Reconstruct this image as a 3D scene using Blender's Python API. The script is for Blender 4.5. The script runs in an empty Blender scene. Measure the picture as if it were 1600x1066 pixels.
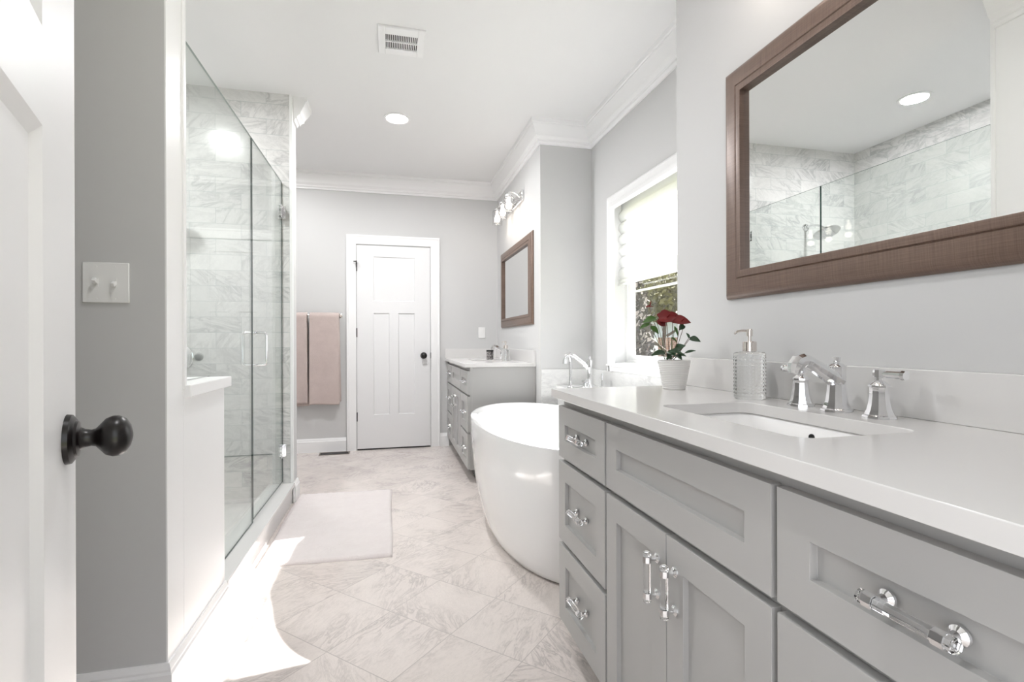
import bpy, bmesh, math, random
from mathutils import Vector, Matrix
from math import sin, cos, pi, radians as R

random.seed(7)
S = bpy.context.scene
COL = S.collection
# ------------------------------------------------------------------ camera, world, sun, exposure
F_PX, CAM_H = 782.0, 1.08
yaw, roll = R(13.6), R(0.2)
fwd = Vector((sin(yaw), cos(yaw), 0)); rgt = fwd.cross(Vector((0, 0, 1))); dwn = fwd.cross(rgt)
r2 = cos(roll) * rgt + sin(roll) * dwn; d2 = -sin(roll) * rgt + cos(roll) * dwn
cam = bpy.data.cameras.new('camera'); camo = bpy.data.objects.new('camera', cam); COL.objects.link(camo)
cam.sensor_width = 36; cam.lens = F_PX / 1600 * 36; cam.shift_y = 1 / 1600; cam.clip_start = .02; cam.clip_end = 200
m = Matrix((r2, -d2, -fwd)).transposed().to_4x4(); m.translation = Vector((0, 0, CAM_H)); camo.matrix_world = m
S.camera = camo
W = bpy.data.worlds.new('world'); S.world = W; W.use_nodes = True
bgn = W.node_tree.nodes['Background']; bgn.inputs[0].default_value = (.92, .95, 1, 1); bgn.inputs[1].default_value = 2.6
sun = bpy.data.lights.new('sun', 'SUN'); sun.energy = 36; sun.angle = R(.6); sun.color = (1, .975, .955)
suno = bpy.data.objects.new('sun', sun); COL.objects.link(suno); suno.location = (6, 3, 6)
sd = Vector((1, .145, .655)).normalized()
suno.rotation_euler = sd.to_track_quat('Z', 'Y').to_euler()
S.view_settings.view_transform = 'Standard'; S.view_settings.look = 'None'
S.view_settings.exposure = 0.1; S.view_settings.gamma = 1; S.view_settings.use_curve_mapping = False
S.cycles.use_denoising = True
S.cycles.max_bounces = 14; S.cycles.diffuse_bounces = 7; S.cycles.glossy_bounces = 6
S.cycles.transmission_bounces = 10; S.cycles.transparent_max_bounces = 24
S.cycles.caustics_reflective = False; S.cycles.caustics_refractive = False
S.cycles.sample_clamp_indirect = 6

# ------------------------------------------------------------------ materials
MATS = {}
def mat(name, col=(.8, .8, .8), rough=.5, metal=0, **kw):
    m = bpy.data.materials.new(name); m.use_nodes = True
    b = m.node_tree.nodes['Principled BSDF']
    b.inputs['Base Color'].default_value = (*col, 1); b.inputs['Roughness'].default_value = rough
    b.inputs['Metallic'].default_value = metal
    for k, v in kw.items(): b.inputs[k.replace('_', ' ')].default_value = v
    MATS[name] = m; return m
class NT:
    """small helper for building node graphs"""
    def __init__(s, m): s.t = m.node_tree; s.b = s.t.nodes['Principled BSDF']
    def n(s, typ, **kw):
        o = s.t.nodes.new('ShaderNode' + typ)
        for k, v in kw.items(): setattr(o, k, v)
        return o
    def l(s, a, b): s.t.links.new(a, b)
    def m(s, op, a, b=None, c=None):
        o = s.n('Math', operation=op)
        for i, v in enumerate((a, b, c)):
            if v is None: continue
            if isinstance(v, (int, float)): o.inputs[i].default_value = v
            else: s.l(v, o.inputs[i])
        return o.outputs[0]
    def vm(s, op, a, b=None, scale=None):
        o = s.n('VectorMath', operation=op)
        for i, v in enumerate((a, b)):
            if v is None: continue
            if isinstance(v, tuple): o.inputs[i].default_value = v
            else: s.l(v, o.inputs[i])
        if scale is not None: o.inputs['Scale'].default_value = scale
        return o.outputs[0]
    def ramp(s, fac, pts):
        o = s.n('ValToRGB'); e = o.color_ramp.elements
        while len(e) < len(pts): e.new(.5)
        for i, (p, c) in enumerate(pts):
            e[i].position = p; e[i].color = (*c, 1) if len(c) == 3 else c
        s.l(fac, o.inputs[0]); return o.outputs[0]
    def mix(s, fac, a, b, mode='MIX'):
        o = s.n('Mix', data_type='RGBA', blend_type=mode)
        if isinstance(fac, (int, float)): o.inputs[0].default_value = fac
        else: s.l(fac, o.inputs[0])
        for i, v in ((6, a), (7, b)):
            if isinstance(v, tuple): o.inputs[i].default_value = (*v, 1)
            else: s.l(v, o.inputs[i])
        return o.outputs[2]
    def bump(s, h, strength=.2, dist=.002):
        o = s.n('Bump'); o.inputs['Strength'].default_value = strength; o.inputs['Distance'].default_value = dist
        s.l(h, o.inputs['Height']); s.l(o.outputs[0], s.b.inputs['Normal'])
def noise(nt, vec, scale, detail=4, rough=.55, dist=0):
    o = nt.n('TexNoise'); o.inputs['Scale'].default_value = scale; o.inputs['Detail'].default_value = detail
    o.inputs['Roughness'].default_value = rough; o.inputs['Distortion'].default_value = dist
    if vec is not None: nt.l(vec, o.inputs['Vector'])
    return o.outputs[0]
def marble(name, axes, tw, th, stagger, rot, base, tint, vein, grout, gw, rough, vs=1.0, vamt=1.0, off=(0, 0), tile=True, blot=.5):
    """polished marble cut into tiles: every tile gets its own vein offset and tone"""
    m = mat(name, base, rough); t = NT(m)
    geo = t.n('NewGeometry'); sep = t.n('SeparateXYZ'); t.l(geo.outputs['Position'], sep.inputs[0])
    ax = {'x': 0, 'y': 1, 'z': 2}
    u = sep.outputs[ax[axes[0]]]; v = sep.outputs[ax[axes[1]]]
    u = t.m('SUBTRACT', u, off[0]); v = t.m('SUBTRACT', v, off[1])
    if rot:
        c = cos(rot); s_ = sin(rot)
        uu = t.m('ADD', t.m('MULTIPLY', u, c), t.m('MULTIPLY', v, s_))
        vv = t.m('SUBTRACT', t.m('MULTIPLY', v, c), t.m('MULTIPLY', u, s_)); u, v = uu, vv
    cb = t.n('CombineXYZ'); t.l(u, cb.inputs[0]); t.l(v, cb.inputs[1]); P = cb.outputs[0]
    if tile:
        vr = t.m('DIVIDE', v, th); row = t.m('FLOOR', vr)
        ur = t.m('DIVIDE', u, tw)
        if stagger: ur = t.m('ADD', ur, t.m('MULTIPLY', t.m('MODULO', t.m('ABSOLUTE', row), 2), .5))
        colm = t.m('FLOOR', ur); fu = t.m('SUBTRACT', ur, colm); fv = t.m('SUBTRACT', vr, row)
        eu = t.m('MULTIPLY', t.m('MINIMUM', fu, t.m('SUBTRACT', 1, fu)), tw)
        ev = t.m('MULTIPLY', t.m('MINIMUM', fv, t.m('SUBTRACT', 1, fv)), th)
        e = t.m('MINIMUM', eu, ev)
        g = t.m('LESS_THAN', e, gw)
        ci = t.n('CombineXYZ'); t.l(colm, ci.inputs[0]); t.l(row, ci.inputs[1])
        wn = t.n('TexWhiteNoise', noise_dimensions='3D'); t.l(ci.outputs[0], wn.inputs['Vector'])
        rnd = wn.outputs['Value']; rc = wn.outputs['Color']
        sh = t.vm('MULTIPLY', rc, (9.0, 9.0, 9.0))
        vr_ = t.n('VectorRotate', rotation_type='Z_AXIS'); t.l(P, vr_.inputs[0])
        ang = t.m('MULTIPLY', t.m('SUBTRACT', rnd, .5), 2.2); t.l(ang, vr_.inputs['Angle'])
        Q = t.vm('ADD', vr_.outputs[0], sh)
    else:
        Q = P; g = None; rnd = None
    Q1 = t.vm('MULTIPLY', Q, (1.0, 3.2, 1.0))
    n1 = noise(t, Q1, 2.6 * vs, 7, .62, .9)
    r1 = t.m('SUBTRACT', 1, t.m('MULTIPLY', t.m('ABSOLUTE', t.m('SUBTRACT', n1, .5)), 9.0))
    r1 = t.m('POWER', t.m('MAXIMUM', r1, 0), 2.2)
    n2 = noise(t, Q, 1.3 * vs, 3, .5, .5)
    msk = t.m('MULTIPLY', r1, t.m('MULTIPLY', t.m('MAXIMUM', t.m('SUBTRACT', n2, .38), 0), 4.5 * vamt))
    n3 = noise(t, Q1, 7 * vs, 5, .65, 1.2)
    r3 = t.m('POWER', t.m('MAXIMUM', t.m('SUBTRACT', 1, t.m('MULTIPLY', t.m('ABSOLUTE', t.m('SUBTRACT', n3, .5)), 14.0)), 0), 2)
    msk = t.m('MINIMUM', t.m('ADD', msk, t.m('MULTIPLY', r3, .3 * vamt)), 1)
    c = t.mix(t.m('MULTIPLY', n2, blot), base, tint)
    if rnd is not None:
        tone = t.m('POWER', rnd, 3.0)
        c = t.mix(t.m('MULTIPLY', tone, .45), c, tint)
    c = t.mix(t.m('MULTIPLY', msk, .55), c, vein)
    if g is not None:
        c = t.mix(t.m('MULTIPLY', g, .9), c, grout)
        t.l(t.m('ADD', t.m('MULTIPLY', g, .5), rough), t.b.inputs['Roughness'])
        t.bump(t.m('SUBTRACT', 1, g), .25, .001)
    t.l(c, t.b.inputs['Base Color'])
    return m
def thinglass(name, tint=(1, 1, 1), refl=1.0, rough=0.0):
    """architectural pane: clear, tinted transmission with fresnel reflection"""
    m = bpy.data.materials.new(name); m.use_nodes = True; nt = m.node_tree; nt.nodes.clear()
    o = nt.nodes.new('ShaderNodeOutputMaterial'); mx = nt.nodes.new('ShaderNodeMixShader')
    tr = nt.nodes.new('ShaderNodeBsdfTransparent'); tr.inputs[0].default_value = (*tint, 1)
    gl = nt.nodes.new('ShaderNodeBsdfGlossy'); gl.inputs['Roughness'].default_value = rough
    fr = nt.nodes.new('ShaderNodeFresnel')
    ge = nt.nodes.new('ShaderNodeNewGeometry'); mr = nt.nodes.new('ShaderNodeMapRange')   # same reflectance entering and leaving the pane
    mr.inputs['To Min'].default_value = 1.45; mr.inputs['To Max'].default_value = 1 / 1.45
    nt.links.new(ge.outputs['Backfacing'], mr.inputs['Value']); nt.links.new(mr.outputs[0], fr.inputs[0])
    mu = nt.nodes.new('ShaderNodeMath'); mu.operation = 'MULTIPLY'; mu.inputs[1].default_value = refl
    nt.links.new(fr.outputs[0], mu.inputs[0]); nt.links.new(mu.outputs[0], mx.inputs[0])
    nt.links.new(tr.outputs[0], mx.inputs[1]); nt.links.new(gl.outputs[0], mx.inputs[2]); nt.links.new(mx.outputs[0], o.inputs[0])
    MATS[name] = m; return m
def emis(name, col, st):
    m = mat(name, (1, 1, 1), .5); b = m.node_tree.nodes['Principled BSDF']
    b.inputs['Emission Color'].default_value = (*col, 1); b.inputs['Emission Strength'].default_value = st
    return m
def paint(name, col, rough=.55, bs=.05):
    m = mat(name, col, rough); t = NT(m); tc = t.n('TexCoord')
    n = noise(t, tc.outputs['Object'], 260, 2); t.bump(n, bs, .0008); return m

paint('wall_paint', (.575, .575, .572), .6)
paint('ceiling_paint', (.80, .80, .80), .7)
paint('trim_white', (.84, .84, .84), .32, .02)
paint('door_white', (.77, .77, .775), .35, .03)
paint('cabinet_gray', (.385, .38, .372), .4, .02)
mat('toe_dark', (.12, .12, .12), .6)
mq = paint('quartz', (.66, .65, .64), .16, 0.0)
marble('floor_marble', 'xy', .3048, .3048, False, R(45), (.695, .635, .60), (.57, .51, .48), (.30, .27, .26), (.36, .325, .305), .0017, .13, 3.0, .85, off=(.21, 2.28))
marble('shower_floor', 'xy', .051, .051, False, 0, (.74, .73, .71), (.62, .61, .60), (.4, .4, .4), (.62, .61, .6), .0015, .3, 1.2, .5)
WB = dict(base=(.74, .735, .72), tint=(.56, .56, .555), vein=(.30, .305, .31), grout=(.38, .42, .415), gw=.0013, rough=.17, vs=1.6, vamt=.95)
marble('tile_y', 'xz', .3048, .1016, True, 0, off=(-.65, .13 - 10 * .1016), **WB)
marble('tile_x', 'yz', .3048, .1016, True, 0, off=(3.62 - 20 * .3048, .13 - 10 * .1016), **WB)
marble('slab_marble', 'yz', 1, 1, False, 0, (.80, .80, .79), (.66, .66, .655), (.42, .42, .43), (.6, .6, .6), .001, .16, 1.6, .8, tile=False)
marble('slab_marble_jog', 'xz', 1, 1, False, 0, (.80, .80, .79), (.66, .66, .655), (.42, .42, .43), (.6, .6, .6), .001, .16, 1.6, .8, tile=False)
mat('acrylic_white', (.79, .79, .79), .12, Coat_Weight=.6, Coat_Roughness=.04)
mat('ceramic', (.84, .835, .83), .12)
mat('chrome', (.86, .86, .87), .05, 1)
mat('nickel_warm', (.80, .74, .70), .12, 1)
mat('dark_hole', (.01, .01, .01), .6)
mat('oil_bronze', (.005, .0035, .0035), .3, .0, Specular_IOR_Level=.4)
mat('black_metal', (.015, .013, .012), .35, .5)
mat('vent_metal', (.16, .13, .11), .45, .6)
mat('plate_plastic', (.83, .83, .82), .3)
mat('mirror_silver', (.86, .87, .87), .0, 1)
thinglass('shower_glass', (.955, .975, .962), 1.0)
mat('glass_edge', (.012, .035, .028), .08); mat('glass_edge_top', (.30, .36, .335), .15)
thinglass('window_glass', (.97, .98, .98), 1.0)
thinglass('shade_glass', (.97, .97, .97), 1.3)
mat('clear_glass', (.95, .96, .96), .02, Transmission_Weight=1.0, IOR=1.45)
mat('acrylic_clear', (.98, .98, .98), .02, Transmission_Weight=1.0, IOR=1.47)
emis('bulb_glow', (1, .9, .78), 5)
emis('downlight_glow', (1, .96, .92), 14)
mat('soil', (.02, .015, .012), .9)
mat('shower_gray', (.40, .40, .40), .4, .3)
# bronze brushed frame
mf = mat('frame_bronze', (.155, .098, .068), .36, .2); t = NT(mf); tc = t.n('TexCoord')
v = t.vm('MULTIPLY', tc.outputs['Object'], (4, 4, 260)); n = noise(t, v, 2.0, 4)
v2 = t.vm('MULTIPLY', tc.outputs['Object'], (4, 260, 4)); n2 = noise(t, v2, 2.0, 4)
nn = t.m('MULTIPLY', t.m('ADD', n, n2), .5)
t.l(t.ramp(nn, [(.3, (.10, .064, .048)), (.7, (.215, .145, .112))]), t.b.inputs['Base Color']); t.bump(nn, .15, .0008)
# towels and mat
def cloth(name, c1, c2, sc, bs):
    m = mat(name, c1, .95, Sheen_Weight=.5); t = NT(m); tc = t.n('TexCoord')
    n = noise(t, tc.outputs['Object'], sc, 3); n2 = noise(t, tc.outputs['Object'], 14, 4)
    t.l(t.mix(t.m('MULTIPLY', t.m('ADD', n, n2), .5), c1, c2), t.b.inputs['Base Color']); t.bump(n, bs, .004); return m
cloth('towel_pink', (.40, .325, .30), (.60, .505, .475), 220, .8)
cloth('mat_pink', (.62, .555, .545), (.80, .745, .735), 260, .9)
# translucent window shade
ms = bpy.data.materials.new('shade_fabric'); ms.use_nodes = True; nt = ms.node_tree; nt.nodes.clear()
o = nt.nodes.new('ShaderNodeOutputMaterial'); mx = nt.nodes.new('ShaderNodeMixShader'); mx.inputs[0].default_value = .6
a = nt.nodes.new('ShaderNodeBsdfDiffuse'); a.inputs[0].default_value = (.9, .9, .9, 1)
b = nt.nodes.new('ShaderNodeBsdfTranslucent'); b.inputs[0].default_value = (.9, .9, .9, 1)
nt.links.new(a.outputs[0], mx.inputs[1]); nt.links.new(b.outputs[0], mx.inputs[2]); nt.links.new(mx.outputs[0], o.inputs[0]); MATS['shade_fabric'] = ms
# plant
def leafmat(name, c1, c2, rough=.35):
    m = mat(name, c1, rough); t = NT(m); tc = t.n('TexCoord'); n = noise(t, tc.outputs['Object'], 60, 3)
    t.l(t.mix(n, c1, c2), t.b.inputs['Base Color']); return m
leafmat('leaf_dark', (.015, .035, .018), (.03, .075, .03)); leafmat('leaf_green', (.035, .085, .012), (.06, .14, .025))
leafmat('spathe_red', (.09, .001, .002), (.20, .003, .004), .5); mat('stem_brown', (.10, .06, .04), .6); mat('stem_green', (.09, .13, .05), .6)
mat('pot_white', (.70, .69, .67), .35)
# patterned cup
mc = mat('cup_pattern', (.4, .38, .36), .5); t = NT(mc); tc = t.n('TexCoord'); vo = t.n('TexVoronoi'); vo.inputs['Scale'].default_value = 130
t.l(tc.outputs['Object'], vo.inputs['Vector']); t.l(t.ramp(vo.outputs['Distance'], [(.25, (.75, .73, .7)), (.45, (.10, .09, .09))]), t.b.inputs['Base Color'])
# outside
mb_ = mat('brick', (.3, .16, .12), .9); t = NT(mb_); geo = t.n('NewGeometry'); sp = t.n('SeparateXYZ'); t.l(geo.outputs['Position'], sp.inputs[0])
cb = t.n('CombineXYZ'); t.l(t.m('SUBTRACT', sp.outputs[0], sp.outputs[1]), cb.inputs[0]); t.l(sp.outputs[2], cb.inputs[1])
br = t.n('TexBrick'); br.inputs['Scale'].default_value = 4.4; t.l(cb.outputs[0], br.inputs['Vector'])
br.inputs['Color1'].default_value = (.36, .19, .14, 1); br.inputs['Color2'].default_value = (.25, .13, .10, 1); br.inputs['Mortar'].default_value = (.5, .45, .42, 1)
t.l(br.outputs[0], t.b.inputs['Base Color'])
leafmat('foliage', (.05, .05, .012), (.19, .165, .045), .8); mat('bark', (.09, .065, .05), .9); mat('roof_gray', (.22, .18, .16), .9)
leafmat('lawn', (.10, .13, .04), (.20, .19, .07), .9); mat('siding', (.55, .58, .65), .7); mat('dark_pane', (.08, .10, .14), .1)
leafmat('foliage_brown', (.022, .016, .012), (.075, .055, .04), .9)

# ------------------------------------------------------------------ mesh helpers
def tag(o, label=None, cat=None, group=None, kind=None):
    if label: o['label'] = label
    if cat: o['category'] = cat
    if group: o['group'] = group
    if kind: o['kind'] = kind
    return o
def empty(name, loc=(0, 0, 0), rz=0, parent=None, **kw):
    o = bpy.data.objects.new(name, None); COL.objects.link(o); o.location = loc; o.rotation_euler = (0, 0, rz)
    o.empty_display_size = .05
    if parent: o.parent = parent
    return tag(o, **kw)
class MB:
    def __init__(s): s.bm = bmesh.new(); s.mi = 0
    def face(s, vs):
        try: f = s.bm.faces.new(vs); f.material_index = s.mi; return f
        except ValueError: return None
    def box(s, lo, hi, M=None):
        c = [Vector((x, y, z)) for x in (lo[0], hi[0]) for y in (lo[1], hi[1]) for z in (lo[2], hi[2])]
        if M is not None: c = [M @ p for p in c]
        v = [s.bm.verts.new(p) for p in c]
        for f in ((0, 1, 3, 2), (4, 6, 7, 5), (0, 4, 5, 1), (2, 3, 7, 6), (0, 2, 6, 4), (1, 5, 7, 3)): s.face([v[i] for i in f])
        return s
    def ring(s, pts): return [s.bm.verts.new(p) for p in pts]
    def bridge(s, a, b):
        n = len(a)
        for i in range(n): s.face([a[i], a[(i + 1) % n], b[(i + 1) % n], b[i]])
    def lathe(s, prof, c=(0, 0, 0), axis='z', n=32, M=None, cap0=True, cap1=True, flute=None):
        """prof: (radius, height) list along the axis"""
        def P(r, h, a):
            if flute: r = r * (1 + flute(a, h))
            x, y = r * cos(a), r * sin(a)
            p = {'z': Vector((x, y, h)), 'x': Vector((h, x, y)), 'y': Vector((y, h, x))}[axis] + Vector(c)
            return M @ p if M is not None else p
        rings = []
        for r, h in prof:
            rings.append(s.ring([P(max(r, 1e-5), h, 2 * pi * i / n) for i in range(n)]))
        for a, b in zip(rings, rings[1:]): s.bridge(a, b)
        if cap0: s.face(rings[0][::-1])
        if cap1: s.face(rings[-1])
        return s
    def tube(s, pts, rad, n=12, cap=True):
        pts = [Vector(p) for p in pts]; rr = rad if isinstance(rad, (list, tuple)) else [rad] * len(pts)
        prev = None; rings = []
        for i, p in enumerate(pts):
            d = (pts[min(i + 1, len(pts) - 1)] - pts[max(i - 1, 0)]).normalized()
            if prev is None:
                u = d.cross(Vector((0, 0, 1)))
                if u.length < .05: u = d.cross(Vector((1, 0, 0)))
            else: u = prev - d * prev.dot(d)
            u.normalize(); prev = u; w = d.cross(u)
            rings.append(s.ring([p + rr[i] * (cos(2 * pi * k / n) * u + sin(2 * pi * k / n) * w) for k in range(n)]))
        for a, b in zip(rings, rings[1:]): s.bridge(a, b)
        if cap: s.face(rings[0][::-1]); s.face(rings[-1])
        return s
    def prism(s, poly, lo, hi, axis='z'):
        def P(a, b, h): return {'z': (a, b, h), 'x': (h, a, b), 'y': (a, h, b)}[axis]
        A = s.ring([P(a, b, lo) for a, b in poly]); B = s.ring([P(a, b, hi) for a, b in poly])
        s.bridge(A, B); s.face(A[::-1]); s.face(B); return s
    def sweep(s, path, prof, N, closed=False):
        """mitred moulding: profile (a, b); a runs along N x d (to the side of travel), b along N"""
        path = [Vector(p) for p in path]; N = Vector(N).normalized(); n = len(path); rings = []
        for i, p in enumerate(path):
            if closed or 0 < i < n - 1:
                d0 = (p - path[(i - 1) % n]).normalized(); d1 = (path[(i + 1) % n] - p).normalized()
            elif i == 0: d0 = d1 = (path[1] - p).normalized()
            else: d0 = d1 = (p - path[i - 1]).normalized()
            a0 = N.cross(d0); a1 = N.cross(d1); k = 1 + a0.dot(a1); A = (a0 + a1) / k
            rings.append(s.ring([p + A * a + N * b for a, b in prof]))
        for a, b in zip(rings, rings[1:]): s.bridge(a, b)
        if closed: s.bridge(rings[-1], rings[0])
        else: s.face(rings[0][::-1]); s.face(rings[-1])
        return s
    def build(s, name, mats, parent=None, bevel=0, seg=2, smooth=40, label=None, cat=None, group=None, kind=None, loc=None):
        bmesh.ops.recalc_face_normals(s.bm, faces=s.bm.faces[:])
        me = bpy.data.meshes.new(name); s.bm.to_mesh(me); s.bm.free()
        for k in ([mats] if isinstance(mats, str) else mats): me.materials.append(MATS[k])
        if smooth:
            me.polygons.foreach_set('use_smooth', [True] * len(me.polygons)); me.set_sharp_from_angle(angle=R(smooth))
        o = bpy.data.objects.new(name, me); COL.objects.link(o)
        if loc: o.location = loc
        if parent: o.parent = parent
        if bevel:
            b = o.modifiers.new('bevel', 'BEVEL'); b.width = bevel; b.segments = seg; b.limit_method = 'ANGLE'; b.angle_limit = R(40)
        return tag(o, label, cat, group, kind)
def B(name, m, lo, hi, parent=None, bevel=0, **kw): return MB().box(lo, hi).build(name, m, parent, bevel, **kw)
def ST(name, m, *boxes, bevel=0, parent=None):
    b = MB()
    for lo, hi in boxes: b.box(lo, hi)
    return b.build(name, m, parent, bevel, kind='structure' if not parent else None)
def copy_tree(o, parent=None, kids=None):
    c = o.copy(); COL.objects.link(c)
    if parent: c.parent = parent
    for ch in [x for x in COL.objects if x.parent == o]: copy_tree(ch, c)
    return c

# ------------------------------------------------------------------ room shell
H = 2.745; XR = 1.105; XA = 1.525; YB = 5.224; XL = -1.83; YT = 3.62; XP = -.645
XG = -.708; YS = 1.68; WE = 1.775; YJ = 3.65; WO = 1.71   # outer face of window wall
ST('floor', 'floor_marble', ((-1.83, -1.6, -.1), (1.6, 5.3, 0)))
ST('floor_shower', 'shower_floor', ((XL, 1.80, 0), (-.77, YT, .02)))
ST('ceiling', 'ceiling_paint', ((-2, -1.6, H), (1.9, 5.4, H + .12)))
ST('wall_back', 'wall_paint', ((-2, YB, 0), (1.9, YB + .12, H)))
ST('wall_right_near', 'wall_paint', ((XR, -.6, 0), (WO, WE, H)))
ST('wall_right_far', 'wall_paint', ((XR + .004, YJ, 0), (WO, YB, H)))
WY0, WY1, WZ0, WZ1 = 1.97, 3.335, .918, 2.105      # window rough opening
ST('wall_window', 'wall_paint', ((XA, WE, 0), (WO, WY0, H)), ((XA, WY1, 0), (WO, YJ, H)), ((XA, WY0, 0), (WO, WY1, WZ0)), ((XA, WY0, WZ1), (WO, WY1, H)))
ST('wall_left_far', 'wall_paint', ((-2, 3.752, 0), (XL, YB, H)))
ST('wall_left_near', 'wall_paint', ((-2, -.6, 0), (XL, YS + .01, H)))
ST('wall_near', 'wall_paint', ((-2, .03, 0), (-.27, .15, H)), ((.58, .03, 0), (XR, .15, H)), ((-.27, .03, 2.07), (.58, .15, H)))
ST('wall_switch', 'wall_paint', ((XL, YS, 0), (XP - .004, 1.80, H)))
ST('column_lit_face', 'trim_white', ((XP - .004, YS, .0), (XP, 1.80, H)))  # thin white facing over grey wall paint; strong window light put into the colour
ST('wall_partition', 'wall_paint', ((-2, YT + .012, 0), (XP + .004, 3.75, H)))
ST('wall_shower_back', 'tile_y', ((XL, YT, 0), (XP - .012, YT + .012, H)))
ST('wall_shower_left', 'tile_x', ((-2, 1.80, 0), (XL, YT + .012, H)))
ST('wall_shower_front', 'tile_y', ((XL, 1.80, 0), (XP - .09, 1.812, H)))
# pencil trims on tile ends
ST('trim_1', 'trim_white', ((XP - .014, YT - .006, .135), (XP + .006, YT + .014, H)), bevel=.003)
ST('trim_2', 'trim_white', ((XP - .012, 1.795, .93), (XP + .006, 1.815, H)), bevel=.003)
# pony wall and its cap, curb
ST('wall_pony', 'trim_white', ((XP - .125, 1.80, 0), (XP + .0005, 2.20, .905)))  # same grey paint drawn white, so the bright light sits in the colour
ST('trim_3', 'trim_white', ((XP - .145, 1.80, .905), (XP + .022, 2.222, .945)), bevel=.003)
ST('trim_4', 'quartz', ((XP - .145, 2.20, 0), (XP - .002, YT, .118)), ((XP - .15, 2.20, .112), (XP + .014, YT, .135)), bevel=.003)

def crownprof(h=.165, p=.092):
    raw = [(0, 0), (.012, 0), (.014, .012), (.02, .02), (.03, .022), (.032, .034), (.045, .047), (.052, .052), (.056, .066), (.066, .085), (.078, .105), (.086, .122), (.09, .126), (.09, .134), (.098, .138), (.1, .165), (0, .165)]
    return [(a / .1 * p, b - .165) for a, b in raw]
MB().sweep([(XR, -.6, H), (XR, WE, H), (XA, WE, H), (XA, YJ, H), (XR + .004, YJ, H), (XR + .004, YB, H), (XL, YB, H), (XL, 3.75, H), (XP + .004, 3.75, H), (XP + .004, YT + .016, H)], crownprof(), (0, 0, 1)).build('trim_5', 'trim_white', kind='structure', smooth=14)
MB().sweep([(XP, 1.797, H), (XP, YS, H), (XL, YS, H), (XL, -.6, H)], crownprof(), (0, 0, 1)).build('trim_6', 'trim_white', kind='structure', smooth=14)
bbp = [(0, 0), (.016, 0), (.016, .105), (.012, .112), (.012, .118), (.006, .135), (0, .135)]
def bboard(name, path): MB().sweep(path, bbp, (0, 0, 1)).build(name, 'trim_white', kind='structure', smooth=14)
bboard('baseboard_switch', [(XP, 2.20, 0), (XP, YS, 0), (XL, YS, 0), (XL, -.6, 0)])
bboard('baseboard_back', [(.585, YB, 0), (.492, YB, 0)])
bboard('baseboard_left', [(-.435, YB, 0), (XL, YB, 0), (XL, 3.75, 0), (XP + .004, 3.75, 0), (XP + .004, YT - .004, 0)])
bboard('baseboard_alcove', [(XR, WE - .01, 0), (XR, WE, 0), (XA, WE, 0)])
# marble ledge and splash behind the tub
def mbst(name, m, *bx):
    return ST(name, m, *bx, bevel=.002)
mbst('trim_7', 'slab_marble', ((1.235, WE, 0), (XA, YJ, .725)), ((1.225, WE, .725), (XA, YJ, .745)))
mbst('trim_8', 'slab_marble', ((XA - .012, WE, .745), (XA, YJ, .868)))
mbst('trim_9', 'slab_marble_jog', ((XR + .006, YJ - .012, 0), (XA - .012, YJ, .868)))

# window: casing, jamb, sash, glass
wroot = empty('window_1', (XA, (WY0 + WY1) / 2, WZ0)); wroot['kind'] = 'structure'
def wl(o): o.parent = wroot; o.matrix_parent_inverse = Matrix.Translation(-Vector(wroot.location)); return o
cp = [(0, 0), (0, .014), (.012, .02), (.022, .016), (.05, .016), (.056, .022), (.07, .024), (.075, .034), (.092, .036), (.096, 0)]
pth = [(XA, WY1, WZ0), (XA, WY1, WZ1), (XA, WY0, WZ1), (XA, WY0, WZ0)]
# travel so that N x d points outward of the opening; N = -x
pth[0] = (XA, WY1, .869); pth[3] = (XA, WY0, .869)
wl(MB().sweep(pth[::-1], cp, (-1, 0, 0)).box((XA - .016, WY0, .869), (XA, WY1, WZ0 - .012)).box((XA - .026, WY0, WZ0 - .012), (XA, WY1, WZ0)).build('window_casing', 'trim_white', smooth=25))
wl(MB().box((XA - .004, WY0, WZ0 - .004), (XA + .07, WY1, WZ0 + .006)).build('window_sill', 'trim_white', bevel=.002))
jw = .012
wl(MB().box((XA, WY0, WZ0), (WO, WY0 + jw, WZ1)).box((XA, WY1 - jw, WZ0), (WO, WY1, WZ1)).box((XA, WY0, WZ1 - jw), (WO, WY1, WZ1)).box((XA + .05, WY0, WZ0), (WO, WY1, WZ0 + .012)).build('window_jamb', 'trim_white'))
def rectframe(b, x0, x1, y0, y1, z0, z1, w, wb=None):
    wb = wb or w
    b.box((x0, y0, z0), (x1, y0 + w, z1)).box((x0, y1 - w, z0), (x1, y1, z1)).box((x0, y0 + w, z0), (x1, y1 - w, z0 + wb)).box((x0, y0 + w, z1 - w), (x1, y1 - w, z1))
GX = 1.668
b = MB(); rectframe(b, 1.645, 1.70, WY0 + jw, WY1 - jw, WZ0 + .008, WZ1 - jw, .035, .02); rectframe(b, 1.655, 1.681, WY0 + .045, WY1 - .045, WZ0 + .026, 1.60, .06, .036)
wl(b.build('window_sash', 'trim_white', bevel=.002))
b = MB(); rectframe(b, 1.670, 1.69, WY0 + .045, WY1 - .045, 1.57, WZ1 - .045, .055)
wl(b.build('window_sash', 'trim_white', bevel=.002))
wl(B('window_pane', 'window_glass', (GX - .002, WY0 + .1, WZ0 + .06), (GX + .002, WY1 - .1, 1.57)))
wl(B('window_pane', 'window_glass', (1.679, WY0 + .095, 1.615), (1.683, WY1 - .095, WZ1 - .095)))
# grille bars on the window
wl(MB().box((1.66, WY0 + .1, 1.422), (1.676, WY1 - .1, 1.436)).box((1.66, 2.61, 1.436), (1.676, 2.624, 1.57)).build('window_grille', 'trim_white'))
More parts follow.
